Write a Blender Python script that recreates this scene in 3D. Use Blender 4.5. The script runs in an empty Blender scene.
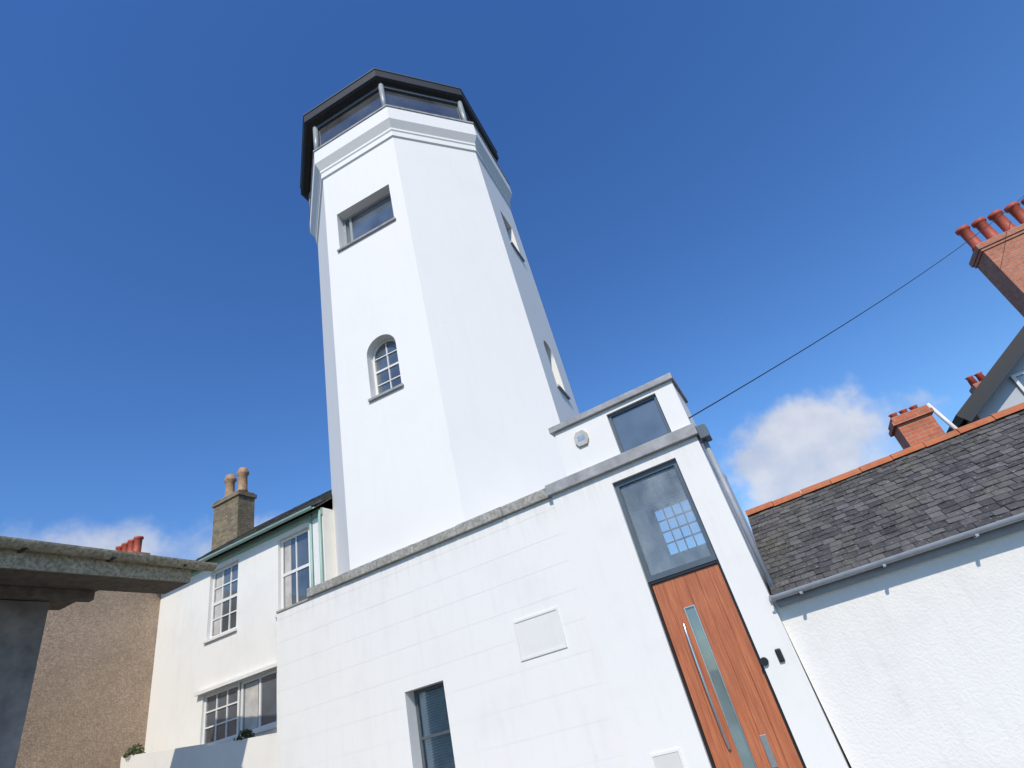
import bpy, bmesh, math, random
from mathutils import Vector, Matrix
random.seed(7)
EH=1.54
R_=math.radians
scene=bpy.context.scene
def Z(r): return r+EH

# ------------------------------------------------------------ materials
def new_mat(name):
    m=bpy.data.materials.new(name); m.use_nodes=True
    nt=m.node_tree; b=nt.nodes['Principled BSDF']
    return m,nt,b
def N(nt,t,**k):
    n=nt.nodes.new(t)
    for a,v in k.items(): setattr(n,a,v)
    return n
def coords(nt,scale=(1,1,1)):
    tc=N(nt,'ShaderNodeTexCoord'); mp=N(nt,'ShaderNodeMapping')
    mp.inputs['Scale'].default_value=scale
    nt.links.new(tc.outputs['Object'],mp.inputs['Vector']); return mp.outputs[0]
def noise(nt,vec,scale,detail=6,rough=.6):
    n=N(nt,'ShaderNodeTexNoise'); n.inputs['Scale'].default_value=scale
    n.inputs['Detail'].default_value=detail; n.inputs['Roughness'].default_value=rough
    nt.links.new(vec,n.inputs['Vector']); return n.outputs['Fac']
def ramp(nt,fac,stops):
    r=N(nt,'ShaderNodeValToRGB'); e=r.color_ramp.elements
    while len(e)<len(stops): e.new(.5)
    for i,(p,c) in enumerate(stops):
        e[i].position=p; e[i].color=(c,c,c,1) if isinstance(c,(int,float)) else (*c,1)
    nt.links.new(fac,r.inputs[0]); return r.outputs[0]
def mixc(nt,fac,a,b,mode='MIX'):
    m=N(nt,'ShaderNodeMix',data_type='RGBA',blend_type=mode)
    for s,v in ((m.inputs[0],fac),(m.inputs[6],a),(m.inputs[7],b)):
        if hasattr(v,'links'): nt.links.new(v,s)
        elif isinstance(v,(int,float)): s.default_value=v
        else: s.default_value=(*v,1)
    return m.outputs[2]
def bump(nt,b,h,strength,dist=.01):
    n=N(nt,'ShaderNodeBump'); n.inputs['Strength'].default_value=strength
    n.inputs['Distance'].default_value=dist
    nt.links.new(h,n.inputs['Height']); nt.links.new(n.outputs[0],b.inputs['Normal'])

def paint(name,col,dirt=(.45,.44,.40),amt=.5,fine=40,bs=.3,bd=.004,rough=.65,big=1.2,crack=0,ledge=None):
    m,nt,b=new_mat(name)
    v=coords(nt); vs=coords(nt,(3.0,3.0,.35))
    n1=noise(nt,v,big,8,.65); n2=noise(nt,vs,2.2,8,.7); n3=noise(nt,v,fine,5,.6)
    f1=ramp(nt,n1,[(.50,0),(.78,1)]); f2=ramp(nt,n2,[(.52,0),(.80,1)])
    a=mixc(nt,f1,(0,0,0),(amt*.5,)*3); c2=mixc(nt,f2,(0,0,0),(amt*.5,)*3)
    s=mixc(nt,1.0,a,c2,'ADD')
    base=mixc(nt,s,col,dirt)
    if crack:
        n4=noise(nt,coords(nt,(1,1,1)),3.3,12,.8)
        f4=ramp(nt,n4,[(.63,0),(.70,crack)]); base=mixc(nt,f4,base,(.36,.33,.28))
    if ledge:
        # run-off weathering just below a ledge
        tc=N(nt,'ShaderNodeTexCoord'); sx=N(nt,'ShaderNodeSeparateXYZ'); nt.links.new(tc.outputs['Object'],sx.inputs[0])
        mr=N(nt,'ShaderNodeMapRange'); nt.links.new(sx.outputs[2],mr.inputs[0])
        mr.inputs[1].default_value=ledge[0]; mr.inputs[2].default_value=ledge[1]
        n5=noise(nt,coords(nt,(9,9,.5)),1.6,8,.7); f5=ramp(nt,n5,[(.45,0),(.75,.42)])
        mm=N(nt,'ShaderNodeMath',operation='MULTIPLY'); nt.links.new(mr.outputs[0],mm.inputs[0]); nt.links.new(f5,mm.inputs[1])
        base=mixc(nt,mm.outputs[0],base,(.42,.405,.36))
    nt.links.new(base,b.inputs['Base Color']); b.inputs['Roughness'].default_value=rough
    h=mixc(nt,.35,n3,n1)
    bump(nt,b,h,bs,bd)
    return m
def plain(name,col,rough=.5,metal=0,var=.15,scale=12,bs=.1):
    m,nt,b=new_mat(name); v=coords(nt)
    n=noise(nt,v,scale); d=tuple(c*(1-var*2) for c in col)
    f=ramp(nt,n,[(.3,0),(.75,1)])
    nt.links.new(mixc(nt,f,col,d),b.inputs['Base Color'])
    b.inputs['Roughness'].default_value=rough; b.inputs['Metallic'].default_value=metal
    bump(nt,b,n,bs,.005); return m
def mossy(name,col,moss,rough=.85):
    m,nt,b=new_mat(name); v=coords(nt)
    n=noise(nt,v,4,9,.7); n2=noise(nt,v,17,8,.7)
    c=mixc(nt,ramp(nt,n,[(.35,0),(.7,1)]),col,tuple(x*.55 for x in col))
    f=ramp(nt,n2,[(.46,0),(.58,.85)]); c=mixc(nt,f,c,moss)
    nt.links.new(c,b.inputs['Base Color']); b.inputs['Roughness'].default_value=rough
    bump(nt,b,n2,.8,.012); return m
def wallcoords(nt):
    tc=N(nt,'ShaderNodeTexCoord'); s=N(nt,'ShaderNodeSeparateXYZ'); a=N(nt,'ShaderNodeMath',operation='ADD')
    c=N(nt,'ShaderNodeCombineXYZ')
    nt.links.new(tc.outputs['Object'],s.inputs[0]); nt.links.new(s.outputs[0],a.inputs[0]); nt.links.new(s.outputs[1],a.inputs[1])
    nt.links.new(a.outputs[0],c.inputs[0]); nt.links.new(s.outputs[2],c.inputs[1]); return c.outputs[0]
def brick(name,c1,c2,mortar,dirt=.55):
    m,nt,b=new_mat(name); w=wallcoords(nt)
    t=N(nt,'ShaderNodeTexBrick'); nt.links.new(w,t.inputs['Vector'])
    t.inputs['Color1'].default_value=(*c1,1); t.inputs['Color2'].default_value=(*c2,1); t.inputs['Mortar'].default_value=(*mortar,1)
    t.inputs['Scale'].default_value=1; t.inputs['Brick Width'].default_value=.23; t.inputs['Row Height'].default_value=.078
    t.inputs['Mortar Size'].default_value=.008
    n=noise(nt,coords(nt),5,8); f=ramp(nt,n,[(.4,0),(.75,dirt)])
    nt.links.new(mixc(nt,f,t.outputs[0],tuple(x*.35 for x in c1)),b.inputs['Base Color'])
    b.inputs['Roughness'].default_value=.85
    inv=N(nt,'ShaderNodeMath',operation='SUBTRACT'); inv.inputs[0].default_value=1; nt.links.new(t.outputs['Fac'],inv.inputs[1])
    bump(nt,b,inv.outputs[0],.6,.01); return m
def pebbledash(name,c1,c2,scale=45,bs=1.0,bd=.02):
    m,nt,b=new_mat(name); v=coords(nt)
    vo=N(nt,'ShaderNodeTexVoronoi'); vo.inputs['Scale'].default_value=scale; nt.links.new(v,vo.inputs['Vector'])
    n=noise(nt,v,1.1,8,.7); f=ramp(nt,n,[(.35,0),(.7,1)])
    base=mixc(nt,f,c1,c2)
    sp=ramp(nt,vo.outputs['Color'],[(.2,.72),(.9,1.15)])
    nt.links.new(mixc(nt,1.0,base,sp,'MULTIPLY'),b.inputs['Base Color'])
    b.inputs['Roughness'].default_value=.9
    bump(nt,b,vo.outputs['Distance'],bs,bd); return m
def slate_mat(name,dark,light,moss):
    m,nt,b=new_mat(name); v=coords(nt)
    at=N(nt,'ShaderNodeAttribute',attribute_name='tint')
    base=mixc(nt,at.outputs['Fac'],dark,light)
    n=noise(nt,v,1.9,9,.75); n2=noise(nt,v,30,6,.7); n3=noise(nt,v,6,8,.7); n4=noise(nt,v,11,9,.75)
    f=ramp(nt,n,[(.46,0),(.66,.7)]); base=mixc(nt,f,base,moss)
    f3=ramp(nt,n3,[(.5,0),(.7,.8)]); base=mixc(nt,f3,base,(.024,.022,.021))
    f4=ramp(nt,n4,[(.60,0),(.66,.8)]); base=mixc(nt,f4,base,(.085,.085,.035))
    f2=ramp(nt,n2,[(.59,0),(.66,.8)]); base=mixc(nt,f2,base,(.31,.30,.27))
    nt.links.new(base,b.inputs['Base Color']); b.inputs['Roughness'].default_value=.8
    bump(nt,b,n2,.6,.006); return m
def glass_dark(name,col=(.045,.055,.065)):
    m,nt,b=new_mat(name); v=coords(nt); n=noise(nt,v,.9,3)
    f=ramp(nt,n,[(.35,0),(.65,1)])
    nt.links.new(mixc(nt,f,col,tuple(c*2.4 for c in col)),b.inputs['Base Color'])
    b.inputs['Roughness'].default_value=.03; b.inputs['Specular IOR Level'].default_value=1.0; b.inputs['IOR'].default_value=1.7
    bump(nt,b,noise(nt,v,1.7,2),.04,.02); return m
def glass_clear(name,veil=.0):
    m=bpy.data.materials.new(name); m.use_nodes=True; nt=m.node_tree; nt.nodes.clear()
    o=N(nt,'ShaderNodeOutputMaterial'); mx=N(nt,'ShaderNodeMixShader'); t=N(nt,'ShaderNodeBsdfTransparent'); g=N(nt,'ShaderNodeBsdfGlossy')
    fr=N(nt,'ShaderNodeFresnel'); fr.inputs[0].default_value=1.6
    t.inputs[0].default_value=(.90,.94,.96,1); g.inputs['Roughness'].default_value=.02
    src=t.outputs[0]
    if veil:  # pale diffuse film lightens the pane, standing in for reflected light
        df=N(nt,'ShaderNodeBsdfDiffuse'); df.inputs[0].default_value=(.62,.68,.70,1); m2=N(nt,'ShaderNodeMixShader')
        nn=noise(nt,coords(nt,(1.5,1.5,.8)),1.6,6); rr=ramp(nt,nn,[(.3,veil*.4),(.7,veil*1.5)])
        nt.links.new(rr,m2.inputs[0]); nt.links.new(t.outputs[0],m2.inputs[1]); nt.links.new(df.outputs[0],m2.inputs[2]); src=m2.outputs[0]
    nt.links.new(fr.outputs[0],mx.inputs[0]); nt.links.new(src,mx.inputs[1]); nt.links.new(g.outputs[0],mx.inputs[2]); nt.links.new(mx.outputs[0],o.inputs[0])
    return m
def wood(name):
    m,nt,b=new_mat(name); v=coords(nt,(22,22,.8)); n=noise(nt,v,3,10,.7); n2=noise(nt,coords(nt,(5,5,.9)),1.7,6); n3=noise(nt,coords(nt,(60,60,1.5)),3,6,.7)
    c=ramp(nt,n,[(.28,(.22,.055,.022)),(.5,(.44,.130,.048)),(.72,(.56,.21,.09))])
    c=mixc(nt,ramp(nt,n2,[(.4,0),(.7,.6)]),c,(.28,.075,.033))
    c=mixc(nt,ramp(nt,n3,[(.5,0),(.75,.4)]),c,(.54,.28,.16))
    nt.links.new(c,b.inputs['Base Color']); b.inputs['Roughness'].default_value=.5
    bump(nt,b,n,.25,.004); return m

WHITE=paint('white_render',(.755,.74,.705),amt=.34,crack=.3,ledge=(Z(2.25),Z(2.76)))
PLAQ=paint('plaque_render',(.70,.69,.655),amt=.45,crack=.3)
TOWERW=paint('tower_white_render',(.76,.745,.71),amt=.20,fine=25,bs=.25,bd=.004,big=.45,crack=.15)
ROUGHC=paint('white_roughcast',(.745,.73,.69),amt=.42,fine=34,bs=.7,bd=.014,rough=.9,big=1.8,crack=.25)
HOUSEW=paint('house_white_paint',(.75,.735,.685),amt=.42,fine=30,bs=.4,bd=.006,crack=.25)
SIDESHADE=paint('shaded_side_render',(.55,.55,.56),amt=.4)  # shade of the side wall put into the colour as grey
LEAD=plain('lead_flashing',(.38,.38,.38),.6,.1,.25,5,.3)
CONC=mossy('coping_concrete',(.43,.415,.385),(.21,.205,.15))
DARK=plain('dark_lead_roof',(.018,.018,.02),.6,0,.2,6,.2)
FRAMEG=plain('grey_aluminium',(.10,.125,.145),.4,.2,.1,9,.05)
FRAMEL=plain('pale_window_frame',(.33,.36,.37),.45,.1,.1,9,.05)
FRAMEW=plain('white_gloss_paint',(.73,.72,.68),.35,0,.05,20,.05)
GLASS=glass_dark('window_glass')
GLASSL=glass_dark('lantern_glass',(.035,.035,.035))
TEAL=glass_dark('obscured_teal_glass',(.08,.11,.11))
GCLEAR=glass_clear('clear_glass')
GVEIL=glass_clear('pale_veil_glass',.26)  # fanlight brightness painted as a pale film over the glass
WOOD=wood('door_hardwood')
STEEL=plain('brushed_steel',(.6,.6,.6),.28,.9,.05,30,.05)
BLACKP=plain('black_plastic',(.012,.012,.013),.4,0,.1,20,.05)
SLATE=slate_mat('roof_slate',(.042,.041,.043),(.128,.120,.118),(.100,.094,.070))
SLATE2=slate_mat('old_roof_slate',(.03,.032,.036),(.08,.082,.085),(.10,.10,.06))
TERRA=mossy('terracotta',(.56,.15,.055),(.34,.16,.08))
TERRAR=plain('red_clay_pot',(.46,.085,.04),.6,0,.2,10,.3)
BUFFPOT=plain('buff_clay_pot',(.48,.30,.17),.8,0,.3,9,.4)
BRICKR=brick('red_brick',(.44,.13,.065),(.52,.19,.10),(.36,.30,.25),.4)
BRICKO=brick('orange_brick',(.55,.15,.07),(.48,.12,.06),(.40,.28,.2))
BRICKB=brick('buff_brick',(.26,.20,.11),(.13,.105,.07),(.25,.22,.17),.85)
PEB=pebbledash('brown_pebbledash',(.49,.36,.25),(.38,.28,.19),40,.8,.012)
BLOCK=plain('weathered_block',(.26,.25,.24),.9,0,.3,2.5,.6)
TIMBER=plain('weathered_timber',(.14,.115,.09),.85,0,.3,9,.5)
FASCIA=mossy('mossy_gutter',(.42,.37,.28),(.17,.15,.075))
GREENP=plain('green_painted_pipe',(.30,.46,.39),.5,0,.1,10,.1)
PGREY=plain('grey_gutter_plastic',(.33,.36,.40),.5,0,.12,8,.1)
BLIND=plain('venetian_blind',(.60,.60,.57),.6)
INTER=plain('interior_plaster',(.74,.74,.73),.8,0,.04)
CURT=plain('curtain',(.55,.52,.48),.9,0,.2,4,.3)
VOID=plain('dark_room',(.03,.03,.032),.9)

# ------------------------------------------------------------ mesh helpers
def empty(name,loc=(0,0,0)):
    e=bpy.data.objects.new(name,None); scene.collection.objects.link(e); e.empty_display_size=.3; return e
def mesh_ob(name,verts,faces,mat,parent=None,M=None,smooth=False):
    me=bpy.data.meshes.new(name); me.from_pydata([tuple(v) for v in verts],[],faces)
    bm=bmesh.new(); bm.from_mesh(me); bmesh.ops.recalc_face_normals(bm,faces=bm.faces)
    if M is not None: bm.transform(M)
    bm.to_mesh(me); bm.free()
    if mat: me.materials.append(mat)
    if smooth:
        for p in me.polygons: p.use_smooth=True
    o=bpy.data.objects.new(name,me); scene.collection.objects.link(o)
    if parent: o.parent=parent
    return o
def box(name,x0,x1,y0,y1,z0,z1,mat,parent=None,M=None,bev=0.0):
    v=[(x,y,z) for x in (x0,x1) for y in (y0,y1) for z in (z0,z1)]
    f=[(0,1,3,2),(4,6,7,5),(0,4,5,1),(2,3,7,6),(0,2,6,4),(1,5,7,3)]
    o=mesh_ob(name,v,f,mat,parent,None)
    bm=bmesh.new(); bm.from_mesh(o.data)
    if bev>0: bmesh.ops.bevel(bm,geom=list(bm.edges),offset=bev,segments=2,affect='EDGES',profile=.6)
    if M is not None: bm.transform(M)
    bm.to_mesh(o.data); bm.free(); return o
def rough_coping(name,x0,x1,y0,y1,z0,z1,mat,parent):
    # coping stones laid end to end with slightly uneven tops and joints
    x=x0
    while x<x1-.01:
        w=min(random.uniform(.8,1.0),x1-x)
        if x1-(x+w)<.3: w=x1-x
        j=random.uniform(-.006,.006); k=random.uniform(-.006,.006)
        box(name,x+.003,x+w-.003,y0+k,y1,z0,z1+j,mat,parent,None,.014); x+=w
def cyl(name,p0,p1,r,mat,parent=None,M=None,seg=18,r2=None):
    p0=Vector(p0);p1=Vector(p1); r2=r if r2 is None else r2
    d=(p1-p0); q=d.to_track_quat('Z','Y').to_matrix()
    v=[];f=[]
    for p,rr in ((p0,r),(p1,r2)):
        for i in range(seg):
            a=2*math.pi*i/seg; v.append(p+q@Vector((rr*math.cos(a),rr*math.sin(a),0)))
    for i in range(seg):
        j=(i+1)%seg; f.append((i,j,seg+j,seg+i))
    f.append(tuple(range(seg))); f.append(tuple(range(seg,2*seg)))
    o=mesh_ob(name,v,f,mat,parent,M)
    for p in o.data.polygons: p.use_smooth=len(p.vertices)==4
    return o
def lathe(name,c,prof,mat,parent=None,seg=20):
    v=[];f=[]
    for r,z in prof:
        for i in range(seg):
            a=2*math.pi*i/seg; v.append((c[0]+r*math.cos(a),c[1]+r*math.sin(a),c[2]+z))
    for k in range(len(prof)-1):
        for i in range(seg):
            j=(i+1)%seg; f.append((k*seg+i,k*seg+j,(k+1)*seg+j,(k+1)*seg+i))
    f.append(tuple(range(seg)))
    return mesh_ob(name,v,f,mat,parent,None,True)
def gutter(name,p0,p1,r,mat,parent=None,M=None,seg=12):
    p0=Vector(p0);p1=Vector(p1);d=(p1-p0).normalized();s=d.cross(Vector((0,0,1))).normalized();v=[];f=[]
    for rr in (r,r*.86):
        for p in (p0,p1):
            for i in range(seg+1):
                a=math.pi+math.pi*i/seg; v.append(p+s*rr*math.cos(a)+Vector((0,0,rr*math.sin(a))))
    n=seg+1
    for i in range(seg):
        f.append((i,i+1,n+i+1,n+i)); f.append((2*n+i,2*n+i+1,3*n+i+1,3*n+i))
        f.append((i,i+1,2*n+i+1,2*n+i)); f.append((n+i,n+i+1,3*n+i+1,3*n+i))
    f.append((0,n,3*n,2*n)); f.append((seg,n+seg,3*n+seg,2*n+seg))
    return mesh_ob(name,v,f,mat,parent,M)
def outline(x0,x1,z0,z1,arch=False,seg=14):
    if not arch: return [(x0,z0),(x1,z0),(x1,z1),(x0,z1)]
    r=(x1-x0)/2; cx=(x0+x1)/2; cz=z1-r; p=[(x0,z0),(x1,z0)]
    for i in range(seg+1):
        a=math.pi*i/seg; p.append((cx+r*math.cos(a),cz+r*math.sin(a)))
    return p
def prism_y(name,pts,y0,y1,mat,parent=None,M=None):
    n=len(pts); v=[(x,y0,z) for x,z in pts]+[(x,y1,z) for x,z in pts]
    f=[tuple(range(n)),tuple(range(n,2*n))]+[(i,(i+1)%n,n+(i+1)%n,n+i) for i in range(n)]
    return mesh_ob(name,v,f,mat,parent,M)
def ring(name,po,pi,y0,y1,mat,parent=None,M=None):
    n=len(po); v=[(x,y0,z) for x,z in po]+[(x,y0,z) for x,z in pi]+[(x,y1,z) for x,z in po]+[(x,y1,z) for x,z in pi]; f=[]
    for i in range(n):
        j=(i+1)%n
        f+= [(i,j,n+j,n+i),(2*n+i,2*n+j,3*n+j,3*n+i),(n+i,n+j,3*n+j,3*n+i),(i,j,2*n+j,2*n+i)]
    return mesh_ob(name,v,f,mat,parent,M)
def boolcut(ob,cutters):
    bm=bmesh.new()
    for c in cutters:
        bm.from_mesh(c.data); me=c.data; bpy.data.objects.remove(c); bpy.data.meshes.remove(me)
    me=bpy.data.meshes.new('cut'); bm.to_mesh(me); bm.free(); co=bpy.data.objects.new('cut',me); scene.collection.objects.link(co)
    md=ob.modifiers.new('b','BOOLEAN'); md.operation='DIFFERENCE'; md.object=co; md.solver='EXACT'
    bpy.context.view_layer.update(); dg=bpy.context.evaluated_depsgraph_get()
    nm=bpy.data.meshes.new_from_object(ob.evaluated_get(dg)); ob.modifiers.clear(); ob.data=nm
    bpy.data.objects.remove(co)
def cutter(M,x0,x1,z0,z1,depth,arch=False):
    return prism_y('c',outline(x0,x1,z0,z1,arch),-.4,depth,None,None,M)
def window(name,parent,M,x0,x1,z0,z1,rec=.12,fw=.05,nx=1,nz=1,arch=False,fm=None,gm=None,bar=.022,sill=None,sash=False):
    fm=fm or FRAMEW; gm=gm or GLASS
    ring(name+'_frame',outline(x0+.002,x1-.002,z0+.002,z1-.002,arch),outline(x0+fw,x1-fw,z0+fw,z1-fw,arch),rec,rec+.055,fm,parent,M)
    prism_y(name+'_glass',outline(x0+fw*.6,x1-fw*.6,z0+fw*.6,z1-fw*.6,arch),rec+.03,rec+.036,gm,parent,M)
    ax0,ax1,az0,az1=x0+fw,x1-fw,z0+fw,z1-fw; r=(ax1-ax0)/2; cx=(ax0+ax1)/2
    for i in range(1,nx):
        x=ax0+(ax1-ax0)*i/nx; top=az1 if not arch else az1-r+math.sqrt(max(r*r-(x-cx)**2,0))
        box(name+'_bar',x-bar/2,x+bar/2,rec+.008,rec+.045,az0,top,fm,parent,M)
    for i in range(1,nz):
        z=az0+(az1-az0)*i/nz; w=bar*2.2 if (sash and i*2==nz) else bar
        box(name+'_rail',ax0,ax1,rec+.004,rec+.048,z-w/2,z+w/2,fm,parent,M)
    if sill: box(name+'_sill',x0-.05,x1+.05,-.06,rec,z0-.06,z0-.002,sill,parent,M,.006)
def slates(name,P0,A,U,L,S,w,e,mat,parent,M=None):
    P0=Vector(P0);A=Vector(A).normalized();U=Vector(U).normalized();Nn=A.cross(U).normalized()
    if Nn.z<0: Nn=-Nn
    v=[];f=[];t=[]
    rows=int(S/e)+1
    for r in range(rows):
        x=-w*.5*(r%2)
        while x<L:
            ww=w*random.uniform(.85,1.15); a=max(x,0); b=min(x+ww-.006,L); x+=ww
            if b-a<.02: continue
            s0=r*e+random.uniform(-.009,.009); s1=min(s0+e*1.9,S+.02); th=.009
            l0=.016+random.uniform(0,.010); l1=.0+random.uniform(0,.003); tw=random.uniform(-.005,.005)
            k=len(v)
            c=[(a,s0,l0+tw),(b,s0+random.uniform(-.004,.004),l0-tw),(b,s1,l1),(a,s1,l1)]
            for (p,q,h) in c: v.append(P0+A*p+U*q+Nn*(h+th))
            for (p,q,h) in c: v.append(P0+A*p+U*q+Nn*(h-.001))
            fs=[(k,k+1,k+2,k+3),(k,k+1,k+5,k+4),(k,k+3,k+7,k+4),(k+1,k+2,k+6,k+5)]
            f+=fs; t+=[random.random()]*4
    me=bpy.data.meshes.new(name); me.from_pydata([tuple(p) for p in v],[],f)
    at=me.attributes.new('tint','FLOAT','FACE')
    for i,q in enumerate(t): at.data[i].value=q
    if M is not None: me.transform(M)
    me.materials.append(mat); o=bpy.data.objects.new(name,me); scene.collection.objects.link(o); o.parent=parent
    u=[P0,P0+A*L,P0+A*L+U*S,P0+U*S]
    mesh_ob(name+'_battens',[p-Nn*.01 for p in u]+[p-Nn*.05 for p in u],[(0,1,2,3),(4,5,6,7),(0,1,5,4),(1,2,6,5),(2,3,7,6),(3,0,4,7)],mat,parent,M)
    return o
T=lambda x,y,z: Matrix.Translation((x,y,z))

# ------------------------------------------------------------ tower house
TH=empty('tower_house')
CX,CY,RR=-6.13,10.85,3.23
def oct_ring(R,z,cx=CX): return [(cx+R*math.cos(R_(-108+45*k)),CY+R*math.sin(R_(-108+45*k)),z) for k in range(8)]
def octloft(name,prof,mat,parent,cx=CX):
    v=[];f=[]
    for R,z in prof: v+=oct_ring(R,z,cx)
    for k in range(len(prof)-1):
        for i in range(8):
            j=(i+1)%8; f.append((k*8+i,k*8+j,k*8+8+j,k*8+8+i))
    f.append(tuple(range(8))); n=8*(len(prof)-1); f.append(tuple(range(n,n+8)))
    return mesh_ob(name,v,f,mat,parent)
def face(k,R=RR,cx=CX):
    a=R_(-85.5+45*k); ap=R*math.cos(math.pi/8); n=Vector((math.cos(a),math.sin(a),0)); t=Vector((-n.y,n.x,0))
    m=Matrix.Identity(4); o=Vector((cx,CY,0))+n*ap
    for i in range(3): m[i][0]=t[i]; m[i][1]=-n[i]; m[i][2]=(0,0,1)[i]; m[i][3]=o[i]
    return m
tower=octloft('tower_shaft',[(RR,0),(RR,Z(14.6))],TOWERW,TH)
cuts=[]
wins=[]
for k in (0,2,-2,4):
    F=face(k); h1,h2=(.86,.39) if k in (0,4) else (.42,.36)
    wins.append((F,-h1,h1,Z(11.2),Z(12.6),False)); wins.append((F,-h2,h2,Z(6.35),Z(7.87),True))
for F,a,b,c,d,ar in wins: cuts.append(cutter(F,a,b,c,d,.34,ar))
boolcut(tower,cuts)
for F,a,b,c,d,ar in wins:
    if ar: window('tower_arched_window',TH,F,a,b,c,d,.2,.06,2,4,True,FRAMEW,GLASS,.022,LEAD,True)
    else:
        window('tower_window',TH,F,a,b,c,d,.25,.07,1,1,False,FRAMEL,GLASS,.03,LEAD)
        if b>.6: box('tower_window_mullion',a+.20,a+.27,.253,.30,c+.07,d-.07,FRAMEL,TH,F)
octloft('cornice',[(RR+.002,Z(14.38)),(RR+.05,Z(14.42)),(RR+.05,Z(14.62)),(RR+.08,Z(14.66)),(RR+.08,Z(14.74)),(RR+.23,Z(14.98)),(RR+.23,Z(15.55))],TOWERW,TH)
octloft('lantern_sill',[(RR+.26,Z(15.55)),(RR+.26,Z(15.62)),(RR+.1,Z(15.66))],LEAD,TH)
octloft('lantern_glazing',[(RR+.03,Z(15.64)),(RR+.03,Z(17.05))],GLASSL,TH,CX-.08)
for k in range(8):
    a=oct_ring(RR+.07,0,CX-.08)[k]; cyl('lantern_post',(a[0],a[1],Z(15.6)),(a[0],a[1],Z(17.05)),.085,FRAMEL,TH,None,8)
    F=face(k,RR+.07,CX-.08); h=(RR+.07)*math.sin(math.pi/8)
    box('lantern_rail',-h+.05,h-.05,-.03,.04,Z(15.63),Z(15.75),FRAMEL,TH,F)
    box('lantern_rail',-h+.05,h-.05,-.03,.04,Z(16.92),Z(17.04),FRAMEG,TH,F)
octloft('lantern_roof',[(RR+.12,Z(17.04)),(RR+.30,Z(17.10)),(RR+.37,Z(17.16)),(RR+.37,Z(17.54)),(RR+.33,Z(17.58)),(.6,Z(17.95))],DARK,TH,CX-.17)
octloft('lantern_roof_trim',[(RR+.375,Z(17.50)),(RR+.395,Z(17.51)),(RR+.395,Z(17.57)),(RR+.34,Z(17.60))],FRAMEG,TH,CX-.17)

# lower block
low=box('lower_wall',-8.82,-2.80,7.6,10.6,0,Z(2.74),WHITE,TH)
F0=T(0,7.6,0)
boolcut(low,[cutter(F0,-6.05,-5.32,Z(-.55),Z(.76),.42)])
cu=[]
z=.50
while z<Z(2.6):
    cu.append(box('c',-8.9,-2.84,7.5,7.6025,z,z+.007,None)); z+=.40
boolcut(low,cu)
window('lower_window',TH,F0,-6.05,-5.32,Z(-.55),Z(.76),.22,.05,1,2,False,FRAMEG,GCLEAR,.04,WHITE)
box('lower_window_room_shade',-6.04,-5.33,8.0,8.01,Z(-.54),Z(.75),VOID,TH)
v=[];f=[]
for i in range(34):
    zz=Z(-.50)+i*.036; k=len(v)
    v+=[(-5.99,7.868,zz),(-5.38,7.868,zz),(-5.38,7.885,zz+.026),(-5.99,7.885,zz+.026)]; f.append((k,k+1,k+2,k+3))
mesh_ob('venetian_blind',v,f,BLIND,TH)
rough_coping('parapet_coping',-7.98,-2.875,7.53,7.86,Z(2.742),Z(2.90),CONC,TH)
box('parapet_coping_end',-8.82,-7.99,7.58,7.86,Z(2.70),Z(2.742),CONC,TH,None,.008)
ring('wall_plaque',outline(-3.96,-3.22,Z(.685),Z(1.216)),outline(-3.93,-3.25,Z(.715),Z(1.186)),7.584,7.61,PLAQ,TH)
box('plaque_panel',-3.935,-3.245,7.594,7.61,Z(.71),Z(1.19),PLAQ,TH)
# door bay
BY=7.55
bay=box('door_bay_wall',-2.83,-.50,BY,7.85,0,Z(2.76),WHITE,TH)
boolcut(bay,[box('c',-1.865,-.885,7,8.2,.08,Z(2.57),None)])
box('door_bay_left_wall',-2.797,-2.6,7.853,10.3,0,Z(2.76),WHITE,TH)
box('door_bay_side_wall',-.65,-.503,7.853,10.3,0,Z(2.76),SIDESHADE,TH)
bk=box('door_bay_rear_wall',-2.597,-.653,10.1,10.3,0,Z(2.76),INTER,TH)
boolcut(bk,[box('c',-1.96,-1.24,9.9,10.6,Z(1.80),Z(2.68),None)])
window('reflected_window_stand_in',TH,T(0,10.1,0),-1.96,-1.24,Z(1.80),Z(2.68),.05,.03,4,4,False,FRAMEW,GCLEAR,.022)  # added rear window standing in for a sash window reflected in the fanlight
box('inner_wall_lining',-2.597,-2.58,7.853,10.09,.13,Z(2.75),INTER,TH)
box('door_bay_floor',-2.597,-.653,7.853,10.1,0.01,.12,TIMBER,TH)
box('door_bay_ceiling',-2.83,-.50,7.56,8.6,Z(2.762),Z(2.80),INTER,TH)
box('added_rooflight_kerb',-2.83,-.50,10.12,10.3,Z(2.762),Z(2.84),LEAD,TH)  # edge of the added roof opening
box('added_rooflight_glass',-2.80,-.52,8.6,10.12,Z(2.78),Z(2.79),GCLEAR,TH)  # roof opening added to let sky brighten the room behind the fanlight
cyl('pendant_flex',(-1.83,8.4,Z(1.85)),(-1.83,8.4,Z(2.76)),.006,BLACKP,TH)
lathe('pendant_lamp',(-1.83,8.4,Z(1.62)),[(.02,0),(.07,.03),(.10,.09),(.10,.14),(.06,.21),(.01,.24)],FRAMEW,TH)
cp=box('door_bay_coping',-2.87,-.46,7.47,7.95,Z(2.742),Z(2.91),LEAD,TH,None,.012)
box('coping_end_box',-.46,-.33,7.50,7.75,Z(2.66),Z(2.86),FRAMEG,TH,None,.01)
cyl('downpipe',(-.43,7.66,Z(.62)),(-.43,7.66,Z(2.68)),.035,PGREY,TH)
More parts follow.
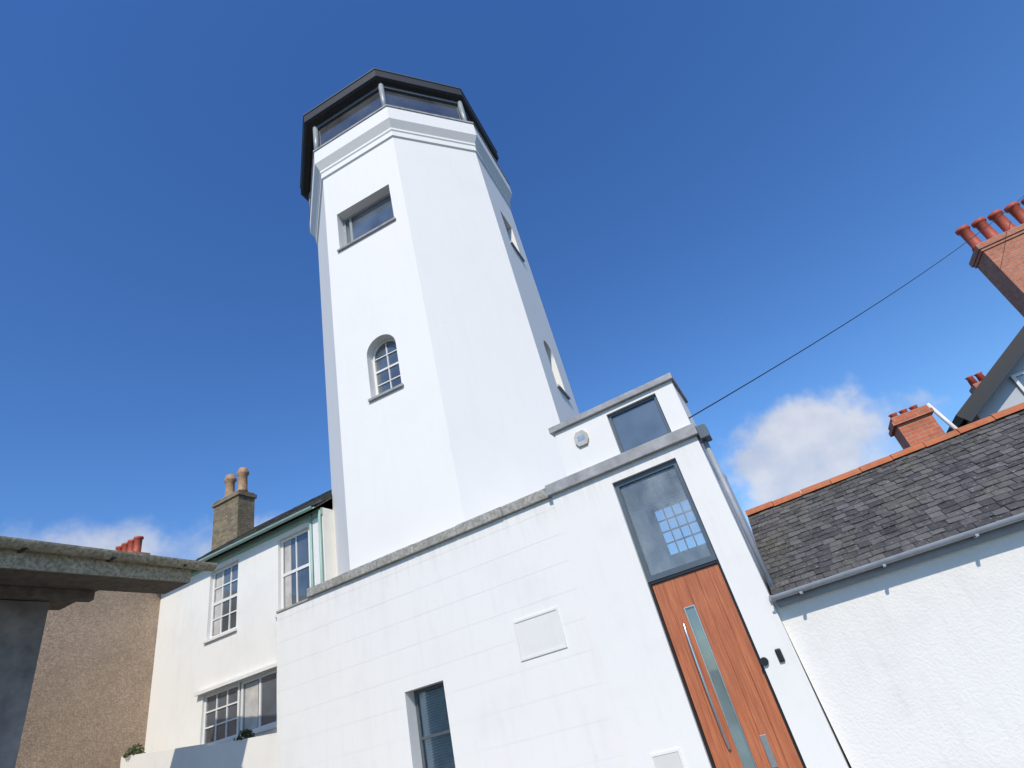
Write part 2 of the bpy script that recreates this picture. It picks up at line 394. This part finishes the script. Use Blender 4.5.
# upper block
up=box('upper_block',-2.50,-.50,7.57,8.55,Z(2.905),Z(3.70),TOWERW,TH)
boolcut(up,[cutter(T(0,7.57,0),-1.60,-.79,Z(2.93),Z(3.62),.2)])
window('upper_window',TH,T(0,7.57,0),-1.60,-.79,Z(2.93),Z(3.62),.05,.045,1,1,False,FRAMEG,GLASS)
box('upper_coping',-2.56,-.46,7.51,8.6,Z(3.70),Z(3.80),LEAD,TH,None,.012)
prism_y('alarm_box',[(-2.16,Z(3.30)),(-2.02,Z(3.30)),(-1.98,Z(3.37)),(-1.98,Z(3.47)),(-2.03,Z(3.54)),(-2.15,Z(3.54)),(-2.20,Z(3.47)),(-2.20,Z(3.37))],7.53,7.569,CURT,TH)
prism_y('alarm_label',outline(-2.15,-2.03,Z(3.38),Z(3.46)),7.526,7.532,plain('blue_label',(.25,.38,.55)),TH)
dx0,dx1=-1.862,-.888; dt=Z(1.13)
ring('fanlight_frame',outline(dx0,dx1,dt+.01,Z(2.567)),outline(dx0+.06,dx1-.06,dt+.08,Z(2.50)),BY+.06,BY+.16,FRAMEG,TH)
prism_y('fanlight_glass',outline(dx0+.05,dx1-.05,dt+.07,Z(2.51)),BY+.10,BY+.108,GVEIL,TH)
ring('door_frame',outline(dx0,dx1,.085,dt),outline(dx0+.03,dx1-.03,.11,dt-.03),BY+.05,BY+.15,BLACKP,TH)
# hardwood boards, left and right of the glass strip
xs=[dx0+.034,-1.68,-1.531]; ys=[-1.389,-1.23,-1.07,dx1-.034]
for seq in (xs,ys):
    for a,b in zip(seq[:-1],seq[1:]): box('door_board',a+.0012,b-.0012,BY+.075,BY+.13,.115,dt-.034,WOOD,TH,None,.003)
box('door_leaf_top',-1.530,-1.390,BY+.075,BY+.13,Z(.72),dt-.034,WOOD,TH)
box('door_glass_strip',-1.528,-1.392,BY+.09,BY+.12,.115,Z(.718),TEAL,TH)
ring('door_glass_trim',outline(-1.531,-1.389,.12,Z(.72)),outline(-1.519,-1.401,.13,Z(.708)),BY+.068,BY+.10,STEEL,TH)
cu=bpy.data.curves.new('door_pull_handle','CURVE'); cu.dimensions='3D'; cu.bevel_depth=.016; cu.bevel_resolution=4; sp=cu.splines.new('POLY'); sp.points.add(16)
for i in range(17):
    t=i/16; zz=-.80+1.34*t; sp.points[i].co=(-1.60,BY+.055-.07*math.sin(math.pi*t)**.5,Z(zz),1)
cu.materials.append(STEEL); ho=bpy.data.objects.new('door_pull_handle',cu); scene.collection.objects.link(ho); ho.parent=TH
box('letter_plate',-1.24,-1.17,BY+.066,BY+.08,Z(-1.05),Z(-.74),STEEL,TH,None,.006)
box('entry_bell',-.70,-.635,BY-.03,BY,Z(-.12),Z(.02),BLACKP,TH,None,.014)
cyl('key_safe_dome',(-.855,BY-.03,Z(-.07)),(-.855,BY,Z(-.07)),.045,BLACKP,TH)
ring('meter_hatch_frame',outline(-2.52,-2.14,Z(-1.15),Z(-.68)),outline(-2.49,-2.17,Z(-1.12),Z(-.71)),BY-.012,BY+.01,WHITE,TH)
box('meter_hatch',-2.485,-2.175,BY-.008,BY+.01,Z(-1.115),Z(-.715),paint('hatch_paint',(.62,.61,.57)),TH)
box('door_step',-1.95,-.80,7.30,7.548,.121,.16,CONC,TH,None,.01)

# ------------------------------------------------------------ right outbuilding
OB=empty('slate_roof_outbuilding')
MR=T(-.45,7.6,EH)@Matrix.Rotation(R_(-3),4,'Z')@Matrix.Rotation(R_(-1.0),4,'Y')
box('outbuilding_wall',-.045,9,.04,3.2,-1.9,.50,ROUGHC,OB,MR)
ang=math.atan2(1.33,1.67)
slates('slate_roof',(0.0,-.10,.53),(1,0,0),(0,math.cos(ang),math.sin(ang)),9,2.06,.155,.105,SLATE,OB,MR)
slates('slate_roof_rear',(0.0,3.22,.53),(1,0,0),(0,-math.cos(ang),math.sin(ang)),9,2.06,.155,.105,SLATE,OB,MR)
x=0
ry=-.10+2.07*math.cos(ang); rz=.53+2.06*math.sin(ang)
while x<9:
    w=.42; v=[];f=[];seg=8; dj=random.uniform(-.007,.007)
    for xx,rr in ((x,.105+random.uniform(-.003,.004)),(x+w-.008,.102)):
        for i in range(seg+1):
            a=math.pi*(.02+.96*i/seg); v.append((xx,ry-rr*math.cos(a)*1.15,rz-.03+dj+rr*math.sin(a)))
    for i in range(seg): f.append((i,i+1,seg+2+i,seg+1+i))
    f.append(tuple(range(seg+1)))
    mesh_ob('ridge_tile',v,f,TERRA,OB,MR,False); x+=w
gutter('eaves_gutter',(-.02,-.16,.545),(9,-.16,.545),.058,PGREY,OB,MR)
for i in range(10): box('gutter_bracket',.3+i*.9,.33+i*.9,-.225,.04,.47,.495,PGREY,OB,MR)
box('eaves_fascia',0,9,-.03,.038,.42,.52,PGREY,OB,MR)
box('verge_flashing',-.045,.03,-.10,-.06,.50,.56,LEAD,OB,MR)

# ------------------------------------------------------------ gable house on the right + chimneys
GH=empty('gabled_house')
gy=14.0
prism_y('gable_wall',[(4.45,0),(13.2,0),(13.2,Z(3.25)),(8.82,Z(5.90)),(4.45,Z(3.25))],gy,22,paint('pale_blue_grey_render',(.42,.45,.49),amt=.3),GH)
sl=math.atan2(2.73,4.47)
for sgn,x0 in ((1,4.10),(-1,13.54)):
    U=Vector((sgn*math.cos(sl),0,math.sin(sl)))
    p=Vector((x0,gy-.35,Z(3.10)))
    q=p+U*5.6
    nrm=Vector((-sgn*math.sin(sl),0,math.cos(sl)))*.14
    v=[p,q,q+nrm,p+nrm]; v=v+[a+Vector((0,8.6,0)) for a in v]
    mesh_ob('gable_roof',v,[(0,1,2,3),(4,5,6,7),(0,1,5,4),(1,2,6,5),(2,3,7,6),(3,0,4,7)],DARK,GH)
    v=[p-nrm*1.0,q-nrm*1.0,q,p]; v=[a+Vector((0,-.03,0)) for a in v]+[a+Vector((0,.02,0)) for a in v]
    mesh_ob('bargeboard',v,[(0,1,2,3),(4,5,6,7),(0,1,5,4),(1,2,6,5),(2,3,7,6),(3,0,4,7)],BLACKP,GH)
window('gable_window',GH,T(0,gy-.09,0),5.35,6.05,Z(2.85),Z(3.65),.02,.06,2,1,False,FRAMEW,GLASS)
window('gable_window',GH,T(0,gy-.09,0),6.15,7.15,Z(2.85),Z(4.15),.02,.06,2,1,False,FRAMEW,GLASS)
box('big_chimney_stack',9.52,12.0,20.2,21.2,Z(4),Z(9.42),BRICKR,GH)
box('big_chimney_corbel',9.48,12.04,20.16,21.24,Z(9.42),Z(9.52),BRICKR,GH)
box('big_chimney_cap',9.44,12.08,20.12,21.28,Z(9.52),Z(9.70),BRICKR,GH)
box('big_chimney_flaunching',9.5,12.0,20.2,21.2,Z(9.70),Z(9.75),CONC,GH,None,.02)
for i in range(5):
    lathe('chimney_pot',(9.66+i*.5,20.5,Z(9.74)),[(.21,0),(.20,.06),(.165,.12),(.16,.78),(.20,.81),(.21,.84),(.21,.93),(.16,.93),(.14,.4)],TERRAR,GH)
SC=empty('brick_chimney')
box('stack',2.86,3.50,13,13.7,0,Z(3.28),BRICKO,SC)
box('corbel',2.80,3.56,12.94,13.76,Z(3.28),Z(3.36),BRICKO,SC)
box('cap',2.84,3.52,12.98,13.72,Z(3.36),Z(3.46),BRICKO,SC)
for i in range(3): lathe('pot',(2.98+i*.2,13.3,Z(3.46)),[(.08,0),(.07,.12),(.09,.14),(.06,.14)],TERRAR,SC)
BC=empty('brick_chimney')
box('stack',9.15,9.75,27,27.8,0,Z(7.30),BRICKR,BC)
for i in range(2): lathe('pot',(9.3+i*.34,27.3,Z(7.30)),[(.15,0),(.12,.35),(.16,.4),(.1,.4)],TERRAR,BC)
FP=empty('flue_pipe')
cyl('pipe',(3.85,13.2,Z(2.4)),(3.60,13.2,Z(3.52)),.04,FRAMEW,FP)
cyl('pipe_collar',(3.87,13.2,Z(2.3)),(3.85,13.2,Z(2.4)),.06,FRAMEW,FP)

# cable
cu=bpy.data.curves.new('overhead_cable','CURVE'); cu.dimensions='3D'; cu.bevel_depth=.009; sp=cu.splines.new('POLY')
A=Vector((-.53,7.62,Z(3.05))); B=Vector((12.3,21.6,Z(11.4))); n=24; sp.points.add(n)
for i in range(n+1):
    t=i/n; p=A.lerp(B,t); p.z-=.22*4*t*(1-t); sp.points[i].co=(*p,1)
co=bpy.data.objects.new('overhead_cable',cu); scene.collection.objects.link(co); cu.materials.append(BLACKP)

# ------------------------------------------------------------ left white house
LH=empty('white_terraced_house')
hy=9.0; Fh=T(0,hy,0)
hw=box('house_wall',-14.75,-8.95,hy,15,0,Z(5.15),HOUSEW,LH)
W=[(-12.80,-11.78,Z(3.24),Z(4.86)),(-10.40,-9.43,Z(3.16),Z(4.86)),(-12.8,-10.45,Z(1.05),Z(2.08))]
boolcut(hw,[cutter(Fh,*w,.2) for w in W])
window('sash_window',LH,Fh,*W[0],.08,.07,3,4,False,FRAMEW,GLASS,.03,FRAMEW,True)
window('sash_window',LH,Fh,*W[1],.08,.07,2,2,False,FRAMEW,GLASS,.03,FRAMEW,True)
box('curtain',-12.7,-12.45,hy+.105,hy+.109,Z(3.33),Z(4.78),CURT,LH)
box('curtain',-10.3,-10.1,hy+.105,hy+.109,Z(3.25),Z(4.78),CURT,LH)
window('casement_window',LH,Fh,-12.8,-11.65,Z(1.05),Z(2.08),.05,.06,3,3,False,FRAMEW,GLASS,.03,FRAMEW)
window('casement_window',LH,Fh,-11.6,-10.45,Z(1.05),Z(2.08),.05,.06,2,1,False,FRAMEW,GLASS,.06,FRAMEW)
box('window_hood',-12.95,-10.3,hy-.12,hy+.01,Z(2.10),Z(2.17),FRAMEW,LH)
box('curtain',-11.5,-11.1,hy+.076,hy+.079,Z(1.12),Z(2.0),CURT,LH)
al=math.atan2(2.15,3.25)
slates('house_roof',(-14.9,hy-.25,Z(5.13)),(1,0,0),(0,math.cos(al),math.sin(al)),5.95,3.9,.3,.22,SLATE2,LH)
slates('house_roof_rear',(-14.9,15.25,Z(5.13)),(1,0,0),(0,-math.cos(al),math.sin(al)),5.95,3.9,.3,.22,SLATE2,LH)
prism_y('roof_gable',[(9.0,Z(5.15)),(15.0,Z(5.15)),(12,Z(7.1))],-14.74,-14.4,HOUSEW,LH,Matrix(((0,1,0,0),(1,0,0,0),(0,0,1,0),(0,0,0,1))))
gutter('house_gutter',(-14.9,hy-.30,Z(5.12)),(-8.95,hy-.30,Z(5.12)),.055,GREENP,LH)
box('house_fascia',-14.75,-8.95,hy-.05,hy-.003,Z(4.98),Z(5.14),GREENP,LH)
for xx in (-9.27,-8.99): cyl('green_downpipe',(xx,hy-.07,Z(2.2)),(xx,hy-.07,Z(5.08)),.03,GREENP,LH)
box('corner_pier',-9.22,-9.04,hy-.06,hy-.003,0,Z(4.9),FRAMEW,LH)
box('chimney_stack',-15.68,-14.50,11.0,11.6,Z(4),Z(8.25),BRICKB,LH)
box('chimney_corbel',-15.73,-14.45,10.95,11.65,Z(8.07),Z(8.19),BRICKB,LH)
box('chimney_flaunching',-15.53,-14.6,11.08,11.52,Z(8.25),Z(8.33),CONC,LH,None,.03)
for xx in (-15.34,-14.72): lathe('chimney_pot',(xx,11.3,Z(8.3)),[(.19,0),(.15,.08),(.14,.60),(.19,.65),(.19,.73),(.15,.77),(.15,.85),(.11,.85),(.1,.4)],BUFFPOT,LH)
GW=prism_y('garden_wall',[(-14.4,0),(-9.0,0),(-9.0,Z(.78)),(-11.6,Z(.98)),(-11.6,Z(1.02)),(-14.4,Z(1.30))],8.3,8.5,HOUSEW)

LEAF=plain('leaf_green',(.07,.11,.03),.6,0,.3,20,.1)
def plant(name,c,r,n=260):
    v=[];f=[]
    for i in range(n):
        d=Vector((random.gauss(0,1),random.gauss(0,1),random.gauss(0,1))).normalized()*r*random.uniform(.3,1)**.6
        d.z=abs(d.z)*1.1; p=Vector(c)+d
        a=Vector((random.gauss(0,1),random.gauss(0,1),random.gauss(0,1))).normalized()*.03; b=a.cross(Vector((random.gauss(0,1),random.gauss(0,1),1))).normalized()*.018
        k=len(v); v+=[p-a,p+b,p+a,p-b]; f.append((k,k+1,k+2,k+3))
    me=bpy.data.meshes.new(name); me.from_pydata([tuple(q) for q in v],[],f); me.materials.append(LEAF)
    o=bpy.data.objects.new(name,me); scene.collection.objects.link(o); return o
plant('wall_plant',(-10.6,8.4,Z(.90)),.16)
plant('wall_plant',(-14.1,8.4,Z(1.25)),.2)

# pebbledash house
PH=empty('pebbledash_house')
box('pebbledash_wall',-20,-14.753,-2,9.4,0,Z(5.12),PEB,PH)
PC=empty('brick_chimney')
box('stack',-27.2,-25.4,14,14.8,0,Z(10.25),BRICKR,PC)
for i in range(4): lathe('pot',(-26.95+i*.45,14.3,Z(10.25)),[(.19,0),(.16,.05),(.16,.62),(.20,.66),(.20,.74),(.11,.74)],TERRAR,PC)

# left outbuilding with overhanging eaves
CB=empty('lean_to_outbuilding')
box('block_wall',-11.4,-11.0,-4,4.86,0,Z(3.42),BLOCK,CB)
box('eaves_soffit',-10.3,-9.62,-4,6.35,Z(3.42),Z(3.50),TIMBER,CB,None,.01)
box('roof_deck',-11.5,-10.302,-4,5.25,Z(3.44),Z(3.56),TIMBER,CB)
box('eaves_beam',-10.5,-10.35,-4,5.2,Z(3.28),Z(3.438),TIMBER,CB,None,.01)
box('fascia_board',-9.617,-9.58,-4,6.35,Z(3.42),Z(3.76),FASCIA,CB)
gutter('old_gutter',(-9.49,-4,Z(3.86)),(-9.49,6.72,Z(3.74)),.115,FASCIA,CB)
for i in range(9): box('gutter_bracket',-9.60,-9.375,-3.5+i*1.2,-3.46+i*1.2,Z(3.64),Z(3.655),BLACKP,CB)
slates('lean_to_roof',(-9.60,6.35,Z(3.80)),(0,-1,0),(-math.cos(.16),0,math.sin(.16)),10.3,1.9,.3,.22,SLATE2,CB)

# ------------------------------------------------------------ ground
ASPH=plain('asphalt',(.05,.05,.052),.9,0,.2,30,.5); PAVE=plain('paving_concrete',(.28,.27,.26),.85,0,.2,6,.3); GR=plain('ground_gravel',(.16,.15,.13),.95,0,.3,.6,.4)
mesh_ob('ground',[(-600,-600,0),(600,-600,0),(600,600,0),(-600,600,0)],[(0,1,2,3)],GR)
mesh_ob('road',[(-9.0,-7,.004),(60,-7,.004),(60,5.6,.004),(-9.0,5.6,.004)],[(0,1,2,3)],ASPH)
box('pavement',-9.0,60,5.72,7.5,0,.12,PAVE)
box('kerb',-9.0,60,5.6,5.718,0,.125,CONC,None,None,.01)
mesh_ob('road_marking',[(-8,5.2,.008),(50,5.2,.008),(50,5.3,.008),(-8,5.3,.008)],[(0,1,2,3)],plain('yellow_line',(.6,.42,.05),.7))

# ------------------------------------------------------------ light
el,az=R_(42),R_(-71)
d=Vector((math.cos(az)*math.cos(el),math.sin(az)*math.cos(el),math.sin(el)))
L=bpy.data.lights.new('sun','SUN'); L.energy=3.9; L.angle=R_(.5); L.color=(1,.91,.78)
lo=bpy.data.objects.new('sun',L); scene.collection.objects.link(lo); lo.rotation_euler=d.to_track_quat('Z','Y').to_euler(); lo.location=(0,-20,30)
w=bpy.data.worlds.new('World'); scene.world=w; w.use_nodes=True; nt=w.node_tree; nt.nodes.clear()
sky=N(nt,'ShaderNodeTexSky',sky_type='NISHITA'); sky.sun_disc=False; sky.sun_elevation=el; sky.sun_rotation=math.atan2(d.x,d.y)
sky.air_density=1.0; sky.dust_density=.6; sky.ozone_density=2.5
bg=N(nt,'ShaderNodeBackground'); bg.inputs[1].default_value=.13; o=N(nt,'ShaderNodeOutputWorld')
tc=N(nt,'ShaderNodeTexCoord')
sx=N(nt,'ShaderNodeSeparateXYZ'); nt.links.new(tc.outputs['Generated'],sx.inputs[0])
haze=ramp(nt,sx.outputs[2],[(.12,(.78,1.10,1.36)),(.45,(.60,.98,1.42)),(.85,(.50,.90,1.46))])
tint=mixc(nt,1.0,sky.outputs[0],haze,'MULTIPLY')
nz=N(nt,'ShaderNodeTexNoise'); nz.inputs['Scale'].default_value=9; nz.inputs['Detail'].default_value=10; nz.inputs['Roughness'].default_value=.56
nt.links.new(tc.outputs['Generated'],nz.inputs['Vector'])
def cloud(c,s,gain,off,lo_,hi_):
    sb=N(nt,'ShaderNodeVectorMath',operation='SUBTRACT'); nt.links.new(tc.outputs['Generated'],sb.inputs[0]); sb.inputs[1].default_value=c
    ml=N(nt,'ShaderNodeVectorMath',operation='MULTIPLY'); nt.links.new(sb.outputs[0],ml.inputs[0]); ml.inputs[1].default_value=s
    ln=N(nt,'ShaderNodeVectorMath',operation='LENGTH'); nt.links.new(ml.outputs[0],ln.inputs[0])
    m=N(nt,'ShaderNodeMath',operation='MULTIPLY_ADD'); nt.links.new(ln.outputs['Value'],m.inputs[0]); m.inputs[1].default_value=-gain; m.inputs[2].default_value=off
    a=N(nt,'ShaderNodeMath',operation='ADD'); nt.links.new(m.outputs[0],a.inputs[0]); nt.links.new(nz.outputs['Fac'],a.inputs[1])
    r=N(nt,'ShaderNodeMapRange',interpolation_type='SMOOTHSTEP'); nt.links.new(a.outputs[0],r.inputs[0])
    r.inputs[1].default_value=lo_; r.inputs[2].default_value=hi_; return r.outputs[0]
c1=cloud((.075,.96,.240),(7.0,3,11),.46,.56,.52,.80)
c2=cloud((-.83,.45,.33),(3.5,3.5,20),.32,.36,.5,.86)
mx=N(nt,'ShaderNodeMath',operation='MAXIMUM'); nt.links.new(c1,mx.inputs[0]); nt.links.new(c2,mx.inputs[1])
ml=N(nt,'ShaderNodeMath',operation='MULTIPLY'); nt.links.new(mx.outputs[0],ml.inputs[0]); ml.inputs[1].default_value=.85
nz2=N(nt,'ShaderNodeTexNoise'); nz2.inputs['Scale'].default_value=14; nz2.inputs['Detail'].default_value=6; nt.links.new(tc.outputs['Generated'],nz2.inputs['Vector'])
cc=ramp(nt,nz2.outputs['Fac'],[(.35,(.66,.72,.83)),(.6,(.90,.91,.94))])
cc=mixc(nt,1.0,cc,(6.4,6.4,6.6),'MULTIPLY')
col=mixc(nt,ml.outputs[0],tint,cc)
nt.links.new(col,bg.inputs[0]); nt.links.new(bg.outputs[0],o.inputs[0])
scene.view_settings.view_transform='Standard'; scene.view_settings.look='None'; scene.view_settings.exposure=0

# ------------------------------------------------------------ camera
cam=bpy.data.cameras.new('camera'); cam.sensor_width=36; cam.lens=19.02; cam.clip_end=3000; cam.clip_start=.05
cob=bpy.data.objects.new('camera',cam); scene.collection.objects.link(cob); scene.camera=cob
Rm=Matrix(((.8481,.4269,.3138),(.48,-.3681,-.7963),(-.2246,.8259,-.5172))).to_quaternion()
cob.rotation_mode='QUATERNION'; cob.rotation_quaternion=Rm; cob.location=(0,0,EH)
